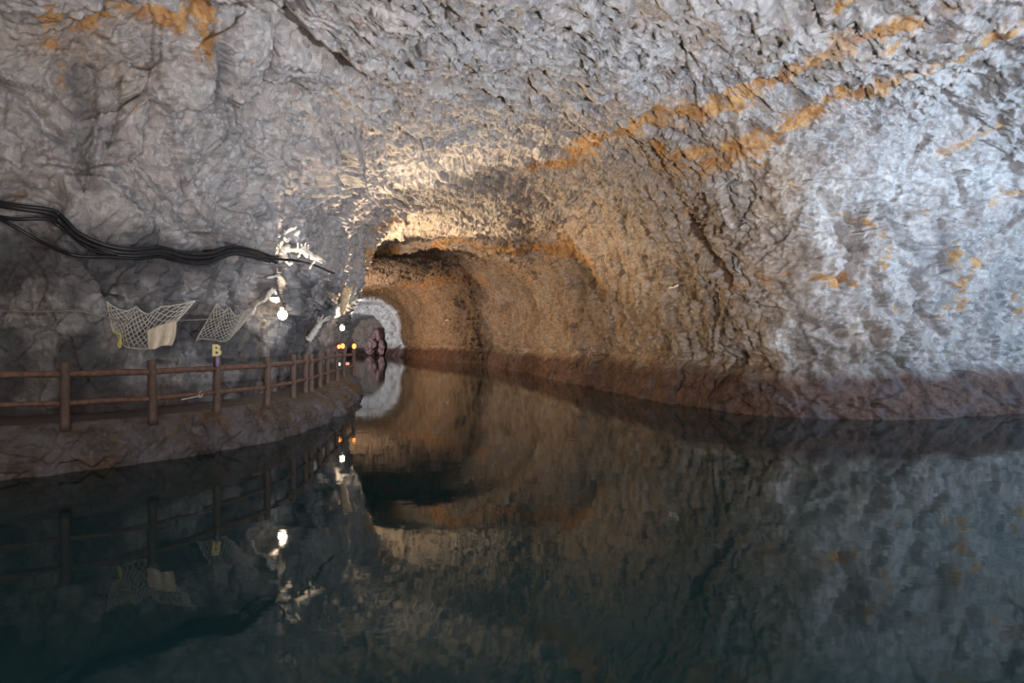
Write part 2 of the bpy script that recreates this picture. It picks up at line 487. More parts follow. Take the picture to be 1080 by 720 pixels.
# fissures and shelves that the photograph shows
GROOVES = [
    ([(215, 22), (262, 30), (300, 40), (335, 58), (372, 78)], 0.30, 0.55),
    ([(300, 40), (312, 18), (325, 0)], 0.22, 0.45),
    ([(84, 78), (86, 115), (80, 150), (90, 190)], 0.26, 0.38),
    ([(234, 55), (236, 80), (228, 96)], 0.20, 0.35),
    ([(165, 175), (185, 205), (205, 240)], 0.16, 0.3),
    ([(300, 50), (280, 100), (258, 140)], 0.10, 0.25),
    ([(0, 202), (30, 198), (60, 210)], 0.14, 0.35),
    ([(722, 236), (742, 266), (772, 294)], 0.22, 0.45),
    ([(692, 330), (694, 372)], 0.16, 0.4),
    ([(712, 58), (722, 63)], 0.30, 0.4),
    ([(800, 45), (815, 42)], 0.2, 0.3),
    ([(816, 88), (840, 100), (850, 112)], 0.14, 0.35),
    ([(790, 135), (805, 142), (822, 148)], 0.16, 0.35),
    ([(875, 145), (885, 152)], 0.16, 0.3),
    ([(1052, 70), (1060, 80)], 0.2, 0.3),
    ([(480, 20), (520, 25), (550, 45)], 0.10, 0.22),
    ([(430, 60), (450, 40)], 0.10, 0.2),
    ([(385, 120), (450, 100), (500, 102), (540, 118)], 0.16, 0.22),
    ([(620, 290), (628, 300)], 0.4, 0.4),
    ([(0, 92), (30, 112), (62, 142)], 0.10, 0.25),
    ([(100, 42), (140, 62), (185, 56), (222, 62)], 0.10, 0.22),
    ([(236, 92), (243, 130), (226, 176)], 0.08, 0.2),
    ([(118, 70), (122, 120), (112, 165)], 0.12, 0.25),
    ([(165, 78), (172, 118), (166, 160)], 0.09, 0.2),
    ([(45, 168), (120, 170), (160, 168)], 0.07, 0.18),
    ([(250, 215), (275, 228), (290, 240)], 0.12, 0.25),
    ([(900, 330), (915, 360), (940, 400)], 0.14, 0.3), ([(820, 300), (850, 340), (880, 350)], 0.14, 0.3),
    ([(960, 290), (975, 330), (1000, 370)], 0.14, 0.3), ([(870, 200), (890, 250), (880, 300)], 0.16, 0.35),
]
for pix, wd, dp in GROOVES:
    disp -= dp * stroke(pix, wd)
# knobs of rock under the warm patch of roof
for pix, wd, dp in [([(304, 276), (301, 300), (300, 320)], 0.30, 0.35), ([(333, 160), (334, 190)], 0.7, 0.9), ([(363, 150), (365, 165)], 0.35, 0.6), ([(371, 178), (373, 188)], 0.3, 0.5)]:
    disp += dp * stroke(pix, wd)
# wet skirt along the waterline: the foot of the wall steps out into the water
z = p[:, 2]
edge_n = 0.20 * fbm(p * 0.7, 4, 77) + 0.10 * perlin(p * 3.0, 78)
skirt = 1 - sstep(1.05, 1.65, z + edge_n)
disp = disp * (1 - 0.35 * skirt) + skirt * (0.25 + 0.45 * (1 - sstep(-0.4, 1.5, z))) * right
# undercut just above it
disp -= 0.22 * np.exp(-((z + edge_n - 1.75) / 0.28) ** 2) * right
# keep the walkway clear of bulges on the left
low_l = left * (1 - sstep(1.6, 3.4, z)); disp = disp * (1 - 0.65 * low_l)
disp *= 0.55 + 0.45 * sstep(0, 14, np.linalg.norm(p[:, :2], axis=1))
V = (p + n3 * disp[:, None]).reshape(NV, NT, 3)

# --- rock colours: mineral stains, mud, darker areas, and shade painted onto the outcrop
och = np.zeros(len(p), np.float32)
OCHRE = [
    ([(555, 188), (600, 176), (640, 150), (690, 126), (740, 120), (800, 95), (860, 68), (900, 42), (960, 22)], 0.55, 1.0),
    ([(690, 160), (760, 158), (820, 140), (880, 105), (960, 85), (1040, 50), (1085, 32)], 0.45, 0.95),
    ([(690, 182), (760, 172), (800, 166)], 0.5, 0.8),
    ([(860, 112), (900, 100), (940, 88)], 0.2, 0.9),
    ([(395, 277), (470, 263), (560, 258), (608, 264)], 0.8, 1.0),
    ([(608, 262), (625, 280), (634, 300)], 0.8, 0.95),
    ([(384, 272), (400, 264), (420, 260)], 0.8, 1.0),
    ([(718, 228), (742, 266), (775, 296)], 0.22, 0.9),
    ([(35, 2), (90, 18), (130, 14), (205, 22), (222, 52)], 0.32, 0.95),
    ([(90, 22), (100, 38)], 0.2, 0.8),
    ([(210, 0), (222, 28), (208, 54)], 0.18, 0.9),
    ([(45, 30), (60, 80), (80, 95)], 0.25, 0.45),
    ([(1000, 160), (1030, 150), (1065, 138)], 0.22, 0.7),
    ([(990, 270), (1000, 300), (1012, 318)], 0.35, 0.75),
    ([(1030, 218), (1080, 200)], 0.3, 0.65),
    ([(885, 12), (925, 0)], 0.3, 0.9),
    ([(900, 60), (960, 40), (1000, 15)], 0.22, 0.55),
    ([(385, 306), (440, 300), (520, 292)], 1.0, 0.75),
    ([(395, 240), (430, 234)], 0.6, 0.6),
    ([(870, 290), (890, 300)], 0.2, 0.6),
    ([(925, 240), (912, 262)], 0.2, 0.6),
    ([(830, 190), (850, 200)], 0.25, 0.45),
    ([(8, 206), (36, 202)], 0.14, 0.7),
    ([(640, 240), (660, 300), (650, 350)], 0.8, 0.4),
    ([(480, 290), (560, 280), (590, 300)], 1.0, 0.4),
    ([(855, 292), (870, 298), (885, 292)], 0.22, 0.85), ([(810, 292), (830, 290)], 0.2, 0.75), ([(905, 232), (925, 262), (908, 285)], 0.22, 0.7),
    ([(870, 232), (895, 225)], 0.18, 0.7), ([(1000, 300), (1010, 285), (1020, 275)], 0.3, 0.9), ([(970, 225), (985, 215)], 0.25, 0.6),
    ([(1070, 300), (1078, 340)], 0.3, 0.6), ([(1000, 320), (990, 335)], 0.2, 0.6), ([(775, 285), (765, 300), (790, 300)], 0.25, 0.7),
    ([(940, 320), (950, 330)], 0.2, 0.6),
]
for pix, wd, st in OCHRE:
    och = np.maximum(och, st * stroke(pix, wd))
brown = sstep(5.9, 7.7, vrow + 0.8 * fbm(p * 0.25, 3, 91)) * (0.35 + 0.65 * sstep(0.42, 0.66, tcol)) * (1 - left)
brown = brown * (1 - 0.65 * upness * (1 - sstep(9, 11.5, vrow)))
brown = np.maximum(brown, 0.75 * sstep(10.5, 12.5, vrow) * (1 - left))
brown = np.maximum(brown, 0.6 * stroke([(590, 185), (680, 165), (790, 150)], 1.3))
brown = np.maximum(brown, 0.5 * stroke([(40, 40), (90, 50), (130, 75)], 0.8))
brown = np.maximum(brown, 0.6 * stroke([(770, 340), (830, 365), (900, 372)], 1.0))
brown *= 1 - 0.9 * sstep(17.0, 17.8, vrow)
brown = np.maximum(brown, 0.25 * left * sstep(0.5, 3.2, 5 - z) * (vrow < 6))
mud = skirt * (0.45 + 0.5 * right)
dark = np.zeros(len(p), np.float32)  # darker streaks, several along the same lines as the grooves
for pix, wd, st in [([(84, 78), (86, 115), (80, 150), (90, 190)], 0.30, 0.5), ([(234, 55), (236, 80), (228, 96)], 0.25, 0.6),
                    ([(722, 236), (742, 266)], 0.12, 0.6), ([(628, 292), (632, 300)], 0.7, 0.6),
                    ([(612, 300), (614, 355)], 0.9, 0.35), ([(928, 205), (945, 250), (985, 285)], 0.35, 0.45), ([(985, 240), (990, 275)], 0.3, 0.4),
                    ([(915, 170), (930, 200)], 0.3, 0.35), ([(850, 365), (890, 375), (950, 385)], 0.5, 0.4), ([(1050, 300), (1040, 340)], 0.4, 0.4)]:
    dark = np.maximum(dark, st * stroke(pix, wd))
dark = np.maximum(dark, 0.30 * sstep(9.4, 10.2, vrow) * left)  # outcrop: its dark rock tone plus its shade, painted into the colour
dark = np.maximum(dark, 0.35 * sstep(12.8, 13.4, vrow) * (1 - sstep(15.0, 16.0, vrow)) * upness * sstep(-0.3, 0.3, fbm(p * 0.5, 3, 55)))  # roof darkened in patches behind the low lip
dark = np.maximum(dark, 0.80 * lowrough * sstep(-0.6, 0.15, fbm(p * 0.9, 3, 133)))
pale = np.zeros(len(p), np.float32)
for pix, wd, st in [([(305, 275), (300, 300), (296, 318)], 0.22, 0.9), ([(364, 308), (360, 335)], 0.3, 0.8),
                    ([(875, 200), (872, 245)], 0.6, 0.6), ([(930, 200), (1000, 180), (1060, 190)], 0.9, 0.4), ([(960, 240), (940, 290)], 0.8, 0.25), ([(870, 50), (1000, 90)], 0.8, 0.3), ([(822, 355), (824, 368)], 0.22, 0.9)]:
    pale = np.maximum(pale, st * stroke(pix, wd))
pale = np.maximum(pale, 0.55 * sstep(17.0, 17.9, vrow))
ATT = dict(tone=tone, ochre=och, brown=brown, mud=mud, dark=dark, pale=pale)
ATT = {k: v.reshape(NV, NT) for k, v in ATT.items()}


def cut(name, j0, j1):
    o = grid_object(name, V[:, j0:j1 + 1], M['rock'], {k: a[:, j0:j1 + 1] for k, a in ATT.items()})
    o['kind'] = 'structure'
    return o


jl, jr = int(NT * 0.25), int(NT * 0.74)
cut('wall_left', 0, jl); cut('ceiling', jl, jr); cut('wall_right', jr, NT - 1)
bvh = bvh_of(V, 2)

# --- far end wall, with a lower arched recess in it
nu, nz = int(150 * RES), int(100 * RES)
U, Z = np.meshgrid(np.linspace(-39, -15, nu), np.linspace(-1.5, 11.5, nz), indexing='ij')
q = np.stack([U, np.full_like(U, 111.5), Z], -1).reshape(-1, 3)
arch = ((np.abs(q[:, 0] + 24.2) / 3.6) ** 2.6 + (np.clip(q[:, 2], 0, 99) / 6.7) ** 2.6)
ins = 1 - sstep(0.75, 1.1, arch + 0.25 * fbm(q * 0.5, 3, 5))
q2 = q.copy(); q2[:, 1] += 5.5 * ins - 0.5 * facets(q * 0.6, 8, 0.6, 0.5) - 0.5 * fbm(q * 0.4, 3, 2) - 0.15 * fbm(q * 1.6, 3, 22)
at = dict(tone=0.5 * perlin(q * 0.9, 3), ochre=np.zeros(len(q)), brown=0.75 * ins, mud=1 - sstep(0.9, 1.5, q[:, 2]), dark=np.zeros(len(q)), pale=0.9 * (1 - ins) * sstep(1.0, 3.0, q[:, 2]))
o = grid_object('wall_back', q2.reshape(nu, nz, 3), M['rock'], {k: v.reshape(nu, nz) for k, v in at.items()})
o['kind'] = 'structure'

# --- water
mb = MB(); mb.v = [Vector(v) for v in ((-60, -12, 0), (40, -12, 0), (40, 125, 0), (-60, 125, 0))]; mb.f = [(0, 1, 2, 3)]
o = mb.build('water', M['water'], smooth=False); o['kind'] = 'structure'

# ------------------------------------------------------------------ the quay under the walkway
FLOOR = 0.86
QUAY = [  # water edge x,y ; railing line x,y ; wall side x,y
    (-13.2, 7.0, -13.6, 8.0, -15.5, 9.5),
    (-10.9, 9.7, -11.2, 10.4, -13.0, 13.0),
    (-8.75, 11.3, -8.9, 11.9, -10.6, 15.0),
    (-7.6, 12.35, -7.75, 12.75, -9.2, 16.0),
    (-6.75, 13.5, -6.95, 13.75, -8.6, 17.0),
    (-6.1, 14.8, -6.48, 15.0, -8.2, 18.0),
    (-5.5, 16.3, -6.05, 16.5, -7.9, 19.0),
    (-5.3, 18.3, -5.95, 18.5, -7.9, 20.5),
    (-5.35, 20.2, -6.0, 20.2, -8.3, 22.0),
    (-5.5, 22.3, -6.25, 22.3, -8.8, 24.0),
    (-5.9, 25.0, -6.6, 24.8, -9.2, 26.0),
    (-6.3, 28.2, -6.9, 28.0, -9.8, 29.5),
    (-6.8, 31.2, -7.4, 31.0, -9.5, 32.5),
    (-8.0, 33.6, -8.3, 33.0, -10.0, 34.0),
]
nq = int(620 * RES)
Q = catmull(QUAY, nq)
prof = [(0.0, -1.2, 0.06), (0.0, 0.0, 0.0), (0.05, 0.30, 0.0), (0.22, 0.46, 0), (0.62, 0.68, 0), (1.0, FLOOR, 0), (1.25, FLOOR + 0.02, 0), (2.0, FLOOR + 0.03, 0)]
nc = int(84 * RES)
tpar = np.linspace(0, 1, nc)
kk = np.array([0, 0.14, 0.28, 0.36, 0.52, 0.66, 0.75, 1.0])
sv = np.interp(tpar, kk, [a[0] for a in prof]); zv = np.interp(tpar, kk, [a[1] for a in prof])
G = np.zeros((nq, nc, 3))
for j in range(nc):
    s = sv[j]
    if s <= 1: xy = Q[:, :2] * (1 - s) + Q[:, 2:4] * s
    else: xy = Q[:, 2:4] * (2 - s) + Q[:, 4:6] * (s - 1)
    G[:, j, :2] = xy; G[:, j, 2] = zv[j]
g = G.reshape(-1, 3); face = np.broadcast_to((1 - sstep(0.55, 1.0, sv))[None], (nq, nc)).reshape(-1)
dn = facets(g * np.array([0.75, 0.75, 1.1]), 14, 0.6, 0.5) * 0.30 + facets(g * 2.0, 15, 0.5, 0.5) * 0.10 + 0.07 * fbm(g * 2.2, 4, 3)
out = np.concatenate([Q[:, :2] - Q[:, 2:4]], 1); out /= np.linalg.norm(out, axis=1)[:, None] + 1e-9
outw = np.repeat(out, nc, axis=0)
g[:, 0] += outw[:, 0] * dn * face; g[:, 1] += outw[:, 1] * dn * face
g[:, 2] += 0.35 * dn * face * (g[:, 2] > 0.2) + 0.02 * fbm(g * 3, 3, 9)
o = grid_object('quay_floor', g.reshape(nq, nc, 3), M['stone']); o['kind'] = 'structure'

# ------------------------------------------------------------------ railing
POSTS = [(-11.35, 10.75), (-9.7, 11.45), (-8.02, 12.25), (-6.95, 13.2), (-6.42, 14.85), (-5.92, 16.5), (-5.9, 18.4), (-6.02, 19.9),
         (-6.03, 20.5), (-6.28, 22.3), (-6.6, 24.4), (-6.72, 26.2), (-6.95, 28.2), (-7.1, 30.6)]
HP = 1.12
rail = thing('wooden_railing', 'brown post and two-rail railing along the edge of the stone walkway', 'railing', (POSTS[0][0], POSTS[0][1], FLOOR))
for i, (x, y) in enumerate(POSTS):
    h = HP + random.uniform(-0.03, 0.03); r = 0.082
    prof = [(r * 1.06, -0.12), (r * 1.06, 0.0), (r, 0.08), (r * 0.97, 0.35), (r * 1.02, 0.55), (r * 0.96, 0.8), (r, h - 0.03), (r * 0.9, h - 0.008), (r * 0.55, h)]
    MB().lathe(prof, (x, y, FLOOR), 18, (random.uniform(-.012, .012), random.uniform(-.012, .012), 1)).build('post', M['post'], rail, loc=(x, y, FLOOR))
for a, b in zip(POSTS[:-1], POSTS[1:]):
    for zz, r in ((0.88, 0.058), (0.36, 0.047)):
        n = 9
        pts = []
        for k in range(n):
            t = k / (n - 1)
            pts.append((a[0] + (b[0] - a[0]) * t + random.uniform(-.004, .004), a[1] + (b[1] - a[1]) * t,
                        FLOOR + zz + 0.012 * math.sin(t * math.pi * 1.0) + random.uniform(-.004, .004)))
        MB().tube(pts, [r * random.uniform(0.94, 1.06) for _ in pts], 12).build('rail', M['rail'], rail, loc=pts[0])


# ------------------------------------------------------------------ lettered sign on a post
def letter_b(cx, cy, cz, size, depth, rz):
    cu = bpy.data.curves.new('letter', 'FONT'); cu.body = 'B'; cu.size = size; cu.extrude = depth / 2; cu.offset = size * 0.03
    cu.align_x = 'CENTER'; cu.align_y = 'CENTER'
    tmp = bpy.data.objects.new('letter_tmp', cu); C.objects.link(tmp)
    dg = bpy.context.evaluated_depsgraph_get(); dg.update()
    me = bpy.data.meshes.new_from_object(tmp.evaluated_get(dg)); C.objects.unlink(tmp); bpy.data.objects.remove(tmp)
    me.transform(Matrix.Translation((cx, cy, cz)) @ Matrix.Rotation(rz, 4, 'Z') @ Matrix.Rotation(math.pi / 2, 4, 'X'))
    return me


bx, by = POSTS[4]; topz = FLOOR + HP
sign = thing('letter_sign', 'yellow letter B on a mauve bracket topping a railing post', 'sign', (bx, by, topz - 0.2), 0.35)
MB().tube([(bx + 0.05, by - 0.10, topz - 0.2), (bx + 0.05, by - 0.10, topz + 0.03)], 0.05, 4).build('bracket', M['purple'], sign)
me = letter_b(bx, by - 0.02, topz + 0.145, 0.34, 0.04, 0.0)
inv = (Matrix.Translation(sign.location) @ Matrix.Rotation(0.35, 4, 'Z')).inverted()
me.transform(inv); me.materials.clear(); me.materials.append(M['yellow'])
o = bpy.data.objects.new('letter', me); C.objects.link(o); o.parent = sign


# ------------------------------------------------------------------ things hung on the left wall
def on_wall(pix, n, off=0.1, smooth=3):
    """a line hung on the rock: follows the wall's face a little way out from it"""
    pix = catmull(pix, n); ds = []
    for x, y in pix:
        h = hit(bvh, x, y); ds.append(h.y if h is not None else None)
    last = next(d for d in ds if d)
    for i, d in enumerate(ds):
        if d is None: ds[i] = last
        last = ds[i]
    ds = np.array(ds)
    for _ in range(smooth):      # bridges hollows, rests on the bulges
        pad = np.pad(ds, 4, mode='edge')
        mn = np.min([pad[k:k + len(ds)] for k in range(9)], axis=0)
        ds = np.minimum(ds, 0.5 * ds + 0.5 * mn)
        pad = np.pad(ds, 2, mode='edge'); ds = np.minimum(np.mean([pad[k:k + len(ds)] for k in range(5)], axis=0), ds + 0.02)
    return [P(x, y, d - off) for (x, y), d in zip(pix, ds)]


CABLES = [
    ('topmost black cable of the bundle sagging across the left rock wall', [(-12, 211), (20, 217), (52, 221), (66, 229), (82, 245), (110, 258), (140, 263), (170, 261), (195, 267), (222, 267), (245, 260), (268, 264), (290, 272)], 0.045, 0.10),
    ('thick black cable running just under the topmost one on the left rock wall', [(-12, 215), (20, 220), (52, 225), (64, 234), (84, 252), (112, 263), (140, 267), (170, 265), (195, 271), (220, 271), (245, 264), (268, 268), (292, 277)], 0.045, 0.16),
    ('black cable that dips apart from the two top cables then rejoins the bundle', [(-12, 226), (15, 231), (48, 231), (62, 238), (84, 255), (105, 266), (140, 270), (170, 268), (195, 275), (220, 275), (246, 267), (280, 272), (320, 276), (352, 288)], 0.036, 0.13),
    ('lowest slack black cable drooping below the bundle on the left rock wall', [(-12, 226), (10, 236), (40, 253), (66, 265), (84, 270), (115, 271), (145, 272.5), (170, 270.5), (196, 277), (222, 277), (248, 268), (285, 276)], 0.036, 0.19),
    ('thin black cable lying along the bottom edge of the tied bundle', [(100, 262), (125, 268.5), (150, 270), (172, 267), (196, 273), (222, 273), (246, 265.5), (268, 270), (288, 276)], 0.03, 0.21),
]
for lab, pix, r, off in CABLES:
    pts = on_wall(pix, 90, off)
    o = MB().tube(pts, r, 8).build('cable', M['cable'], loc=pts[0]); tag(o, lab, 'cable', 'black cables on the left rock wall')

pts = on_wall([(-10, 327), (30, 329), (80, 328), (105, 333), (130, 338), (180, 338), (230, 336), (262, 334), (290, 336)], 80, 0.17)
tag(MB().tube(pts, 0.014, 6).build('rope', M['rope'], loc=pts[0]), 'thin brown rope strung along the rock wall behind both nets', 'rope')


def net(name, label, tops, bots, nu, nv, mat, off, sag, r):
    """diamond mesh twine net between an upper line and a lower line of pixels"""
    tp = catmull(tops, nu + 1); bt = catmull(bots, nu + 1)
    d0 = min(hit(bvh, *q).y for q in list(tp) + list(bt) + list((tp + bt) / 2)) - off
    d_l, d_r = d0, d0 + 0.25
    def node(u, v):
        a = np.array([np.interp(u, range(nu + 1), tp[:, 0]), np.interp(u, range(nu + 1), tp[:, 1])])
        b_ = np.array([np.interp(u, range(nu + 1), bt[:, 0]), np.interp(u, range(nu + 1), bt[:, 1])])
        f = v / nv; q_ = a * (1 - f) + b_ * f
        dd = d_l + (d_r - d_l) * u / nu - sag * math.sin(math.pi * f) * math.sin(math.pi * u / nu) + 0.03 * math.sin(u * 1.9 + v)
        return P(q_[0], q_[1], dd)
    root = thing(name, label, 'net', node(0, 0))
    m_ = MB()
    for s0 in range(-nv, nu + 1):           # one diagonal family, then the other
        for sg in (1, -1):
            line = []
            for v in range(nv + 1):
                u = s0 + v if sg == 1 else s0 + nv - v
                if 0 <= u <= nu: line.append(node(u, v))
            if len(line) > 1: m_.tube(line, r, 5)
    m_.build('netting', mat, root)
    e = MB()
    e.tube([node(u, 0) for u in range(nu + 1)], r * 1.5, 6)
    e.tube([node(u, nv) for u in range(nu + 1)], r * 1.3, 6)
    e.tube([node(0, v) for v in range(nv + 1)], r * 1.5, 6); e.tube([node(nu, v) for v in range(nv + 1)], r * 1.4, 6)
    e.build('edge_cord', mat, root)
    return root, d0, node


n1, d1, node1 = net('fishing_net', 'wide pale fishing net hung on the rock wall with a cloth over its corner',
                    [(113, 318), (122, 325), (136, 328), (143, 323), (150, 329), (158, 331), (168, 324), (185, 322), (206, 317)],
                    [(119, 350), (122, 352), (126, 357), (131, 365), (140, 367), (150, 368), (160, 366), (175, 352), (190, 335)],
                    13, 6, M['twine'], 0.10, 0.10, 0.0095)
n2, d2, node2 = net('fishing_net', 'smaller greyish fishing net bunched on the rock wall above the lettered post',
                    [(229, 320), (233, 325), (238, 328), (241, 323), (246, 331), (252, 333), (260, 327), (266, 326), (272, 319)],
                    [(206, 360), (212, 357), (220, 358), (226, 358), (233, 360), (240, 359), (246, 353), (255, 343), (264, 331)],
                    12, 7, M['twine_dark'], 0.10, 0.10, 0.0085)

# canvas cloth over the corner of the wide net
cl = MB(); nx, ny = 22, 20
for j in range(ny + 1):
    for i in range(nx + 1):
        u, v = i / nx, j / ny
        x = (155.3 + (1.0) * v) * (1 - u) + (186.3 - 2.5 * v * v - 3 * v ** 4) * u
        y = (348.5 * (1 - u) + 338.0 * u - 1.2 * math.sin(u * 3.1)) * (1 - v) + (368.2 * (1 - u) + 364.0 * u + 1.0 * math.sin(u * 7)) * v
        cl.v.append(P(x, y, d1 - 0.16 + 0.016 * math.sin(u * 15 + v * 1.5) * (0.3 + v) - 0.05 * v))
for j in range(ny):
    for i in range(nx):
        a = j * (nx + 1) + i; cl.f.append((a, a + 1, a + nx + 2, a + nx + 1))
o = cl.build('cloth', M['canvas'], loc=cl.v[0]); tag(o, 'beige canvas cloth draped over the lower corner of the wide net', 'cloth')
md = o.modifiers.new('thick', 'SOLIDIFY'); md.thickness = 0.012

# yellow rope knotted at the left edge of the wide net
yr = [P(x, y, d1 - 0.1) for x, y in catmull([(119.5, 349), (122, 351), (126, 352.5), (127.5, 355), (126, 359), (125, 364), (126.5, 366.5), (127.5, 362), (127, 357)], 40)]
tag(MB().tube(yr, 0.022, 7).build('yellow_rope', M['yrope'], loc=yr[0]), 'short yellow rope dangling from the left edge of the wide net', 'rope')

# pale cord lying along the lower rail
a_, b_ = Vector((*POSTS[3], FLOOR)), Vector((*POSTS[4], FLOOR))
wr = []
for t, up, o_ in [(0.42, 0.29, 0.05), (0.5, 0.30, 0.05), (0.6, 0.315, 0.05), (0.68, 0.33, 0.05), (0.71, 0.36, 0.05), (0.70, 0.40, 0.03), (0.735, 0.41, 0.0), (0.75, 0.36, 0.05), (0.735, 0.315, 0.05), (0.70, 0.30, 0.06)]:
    q_ = a_.lerp(b_, t); wr.append((q_.x + o_ * 0.5, q_.y - o_, q_.z + up))
wr = catmull_pts(wr, 40)
tag(MB().tube(wr, 0.011, 6).build('white_cord', M['drift'], loc=wr[0]), 'thin white cord looped on the lower rail before the lettered post', 'cord')


# ------------------------------------------------------------------ driftwood
def branchset(name, label, lines, mat, group=None, off=0.0, d=None):
    """lines: list of (pixel polyline, depth list or offset, radii)"""
    mb_ = MB(); first = None
    for pix, dep, r0, r1 in lines:
        n = 14; pp_ = catmull(pix, n)
        ds = np.interp(np.linspace(0, 1, n), np.linspace(0, 1, len(dep)), dep)
        pts_ = [P(x + random.uniform(-.35, .35), y + random.uniform(-.35, .35), dd) for (x, y), dd in zip(pp_, ds)]
        first = first or pts_[0]
        mb_.tube(pts_, [(r0 + (r1 - r0) * i / (n - 1)) * random.uniform(0.8, 1.2) for i in range(n)], 9, wob=0.12)
    o_ = mb_.build(name, mat, loc=first)
    return tag(o_, label, 'driftwood', group)


def wall_d(x, y, off=0.15):
    h = hit(bvh, x, y); return min(h.y if h else 30.5, 31.2 if x < 378 else 999) - off


dA = min(wall_d(x, y) for x, y in [(300, 265), (310, 262), (322, 268), (296, 272), (335, 275), (305, 250)]) - 0.05
branchset('driftwood_root', 'large bleached driftwood root forked over the bright lamp on the left wall', [
    ([(299, 274), (298, 268), (301, 263), (306, 262)], [dA, dA], 0.14, 0.11),
    ([(299, 267), (296, 261), (297, 256), (298, 254.5)], [dA, dA - .1], 0.10, 0.03),
    ([(304, 263), (311, 263), (317, 263.5), (323, 265)], [dA, dA - .1], 0.055, 0.07),
    ([(318, 262), (324, 267), (330, 271), (336, 273)], [dA - .1, dA - .15], 0.11, 0.07),
    ([(334, 272), (338, 273), (343, 275.5)], [dA - .15, dA - .2], 0.06, 0.02),
    ([(335, 272.5), (338, 276), (340, 277)], [dA - .15, dA - .2], 0.05, 0.02),
    ([(299, 272), (295, 275), (292, 276)], [dA, dA - .1], 0.09, 0.02),
    ([(300, 272), (303, 276), (306, 279)], [dA, dA - .12], 0.05, 0.03),
    ([(303, 272), (306, 275), (308, 278)], [dA, dA - .12], 0.03, 0.02),
    ([(320, 264), (318.5, 260), (318, 257)], [dA - .1, dA - .2], 0.05, 0.025),
    ([(322, 264), (322, 259), (323, 256)], [dA - .1, dA - .2], 0.035, 0.015),
    ([(324, 266), (325, 260), (325.5, 258)], [dA - .1, dA - .2], 0.03, 0.012),
    ([(315, 263), (314, 258), (314, 256)], [dA - .1, dA - .2], 0.03, 0.014),
    ([(332, 275), (329, 279), (327, 283)], [dA - .15, dA - .2], 0.035, 0.02),
    ([(316, 264), (316, 268), (314, 271)], [dA - .1, dA - .1], 0.03, 0.02),
], M['drift'])
branchset('driftwood_branch', 'small pale twig crossing above the forked driftwood root', [
    ([(300, 247), (305, 243), (310, 241), (313, 239)], [dA, dA], 0.05, 0.025),
    ([(303, 244), (306, 241), (308, 240)], [dA, dA - .1], 0.03, 0.012), ([(299, 243), (304, 245)], [dA, dA], 0.02, 0.02)], M['drift'])
branchset('driftwood_branch', 'V-shaped white driftwood chip above the forked root', [
    ([(299.5, 251), (303, 254), (304, 253)], [dA - .05, dA], 0.045, 0.05), ([(303, 254.5), (306, 251)], [dA, dA], 0.05, 0.03)], M['drift'])
branchset('driftwood_branch', 'white broken stub beside the top twig on the dark rock', [
    ([(312, 247), (314, 245.5), (316, 243.5)], [dA, dA - .1], 0.06, 0.03), ([(313, 245), (312, 243)], [dA, dA], 0.03, 0.02)], M['drift'])
dB = min(wall_d(276, 276), wall_d(285, 276))
branchset('driftwood_branch', 'thin curved white twig beneath the end of the cables', [
    ([(273, 272), (277, 275), (283, 276.5), (289, 276.5)], [dB - 0.1, dB - 0.12], 0.03, 0.035)], M['drift'])
dC = min(wall_d(283, 293), wall_d(293, 290))
branchset('driftwood_branch', 'short white stick lying level to the left of the bright lamp', [
    ([(282, 293), (287, 292), (291, 291), (295, 290)], [dC, dC], 0.035, 0.03)], M['drift'])
dD = min(wall_d(*q_) for q_ in [(268, 332), (276, 318), (283, 312), (288, 305)])
branchset('driftwood_branch', 'crooked pale branch rising from the small net towards the lamp', [
    ([(266, 332), (268, 327), (270, 321)], [dD, dD], 0.04, 0.035), ([(270, 321), (275, 319), (279, 317)], [dD, dD], 0.03, 0.035),
    ([(279, 317), (283, 312), (286, 308), (289, 304.5)], [dD, dD], 0.035, 0.08), ([(283, 312), (284, 307), (286, 305)], [dD, dD], 0.06, 0.02)], M['drift'])
dE = min(wall_d(*q_) for q_ in [(326, 357), (332, 350), (338, 342), (345, 335)])
branchset('driftwood_stump', 'grey forked driftwood leaning on dark rock between the two wall lamps', [
    ([(325, 358), (329, 353), (334, 346), (338, 341)], [dE, dE - .1], 0.15, 0.10),
    ([(337, 342), (341, 338), (345, 335), (349, 333)], [dE - .1, dE - .2], 0.07, 0.02),
    ([(336, 343), (338, 337), (341, 332)], [dE - .1, dE - .2], 0.05, 0.02),
    ([(334, 346), (335, 340), (336.5, 334)], [dE - .05, dE - .1], 0.04, 0.018),
    ([(341, 339), (345, 337), (347, 337)], [dE - .15, dE - .2], 0.03, 0.015)], M['drift'])
dF = min(wall_d(*q_) for q_ in [(364, 302), (366, 315), (361, 330)])
branchset('driftwood_post', 'yellowish splintered driftwood post standing above the farther wall lamp', [
    ([(361, 331), (362, 322), (364, 312), (365, 304)], [dF, dF], 0.10, 0.22),
    ([(365, 305), (366, 300)], [dF, dF - .1], 0.08, 0.02), ([(369, 308), (371, 302)], [dF, dF - .1], 0.07, 0.02),
    ([(361, 307), (360, 302)], [dF, dF - .1], 0.06, 0.02), ([(374, 309), (376, 303)], [dF, dF - .1], 0.05, 0.02)], M['drift_tan'])
dG = wall_d(711, 302, 0.02)
branchset('driftwood_stick', 'short pale stick jutting from the brown right wall of the tunnel', [
    ([(706.3, 303.3), (710, 303), (715.5, 300.5)], [dG + 0.1, dG - 0.35], 0.04, 0.03)], M['drift'])
dH = wall_d(472, 337, 0.02)
branchset('driftwood_stick', 'tiny pale stick on the far right wall of the tunnel', [
    ([(469.8, 337.6), (474, 337.4)], [dH + 0.1, dH - 0.4], 0.07, 0.06)], M['drift'])


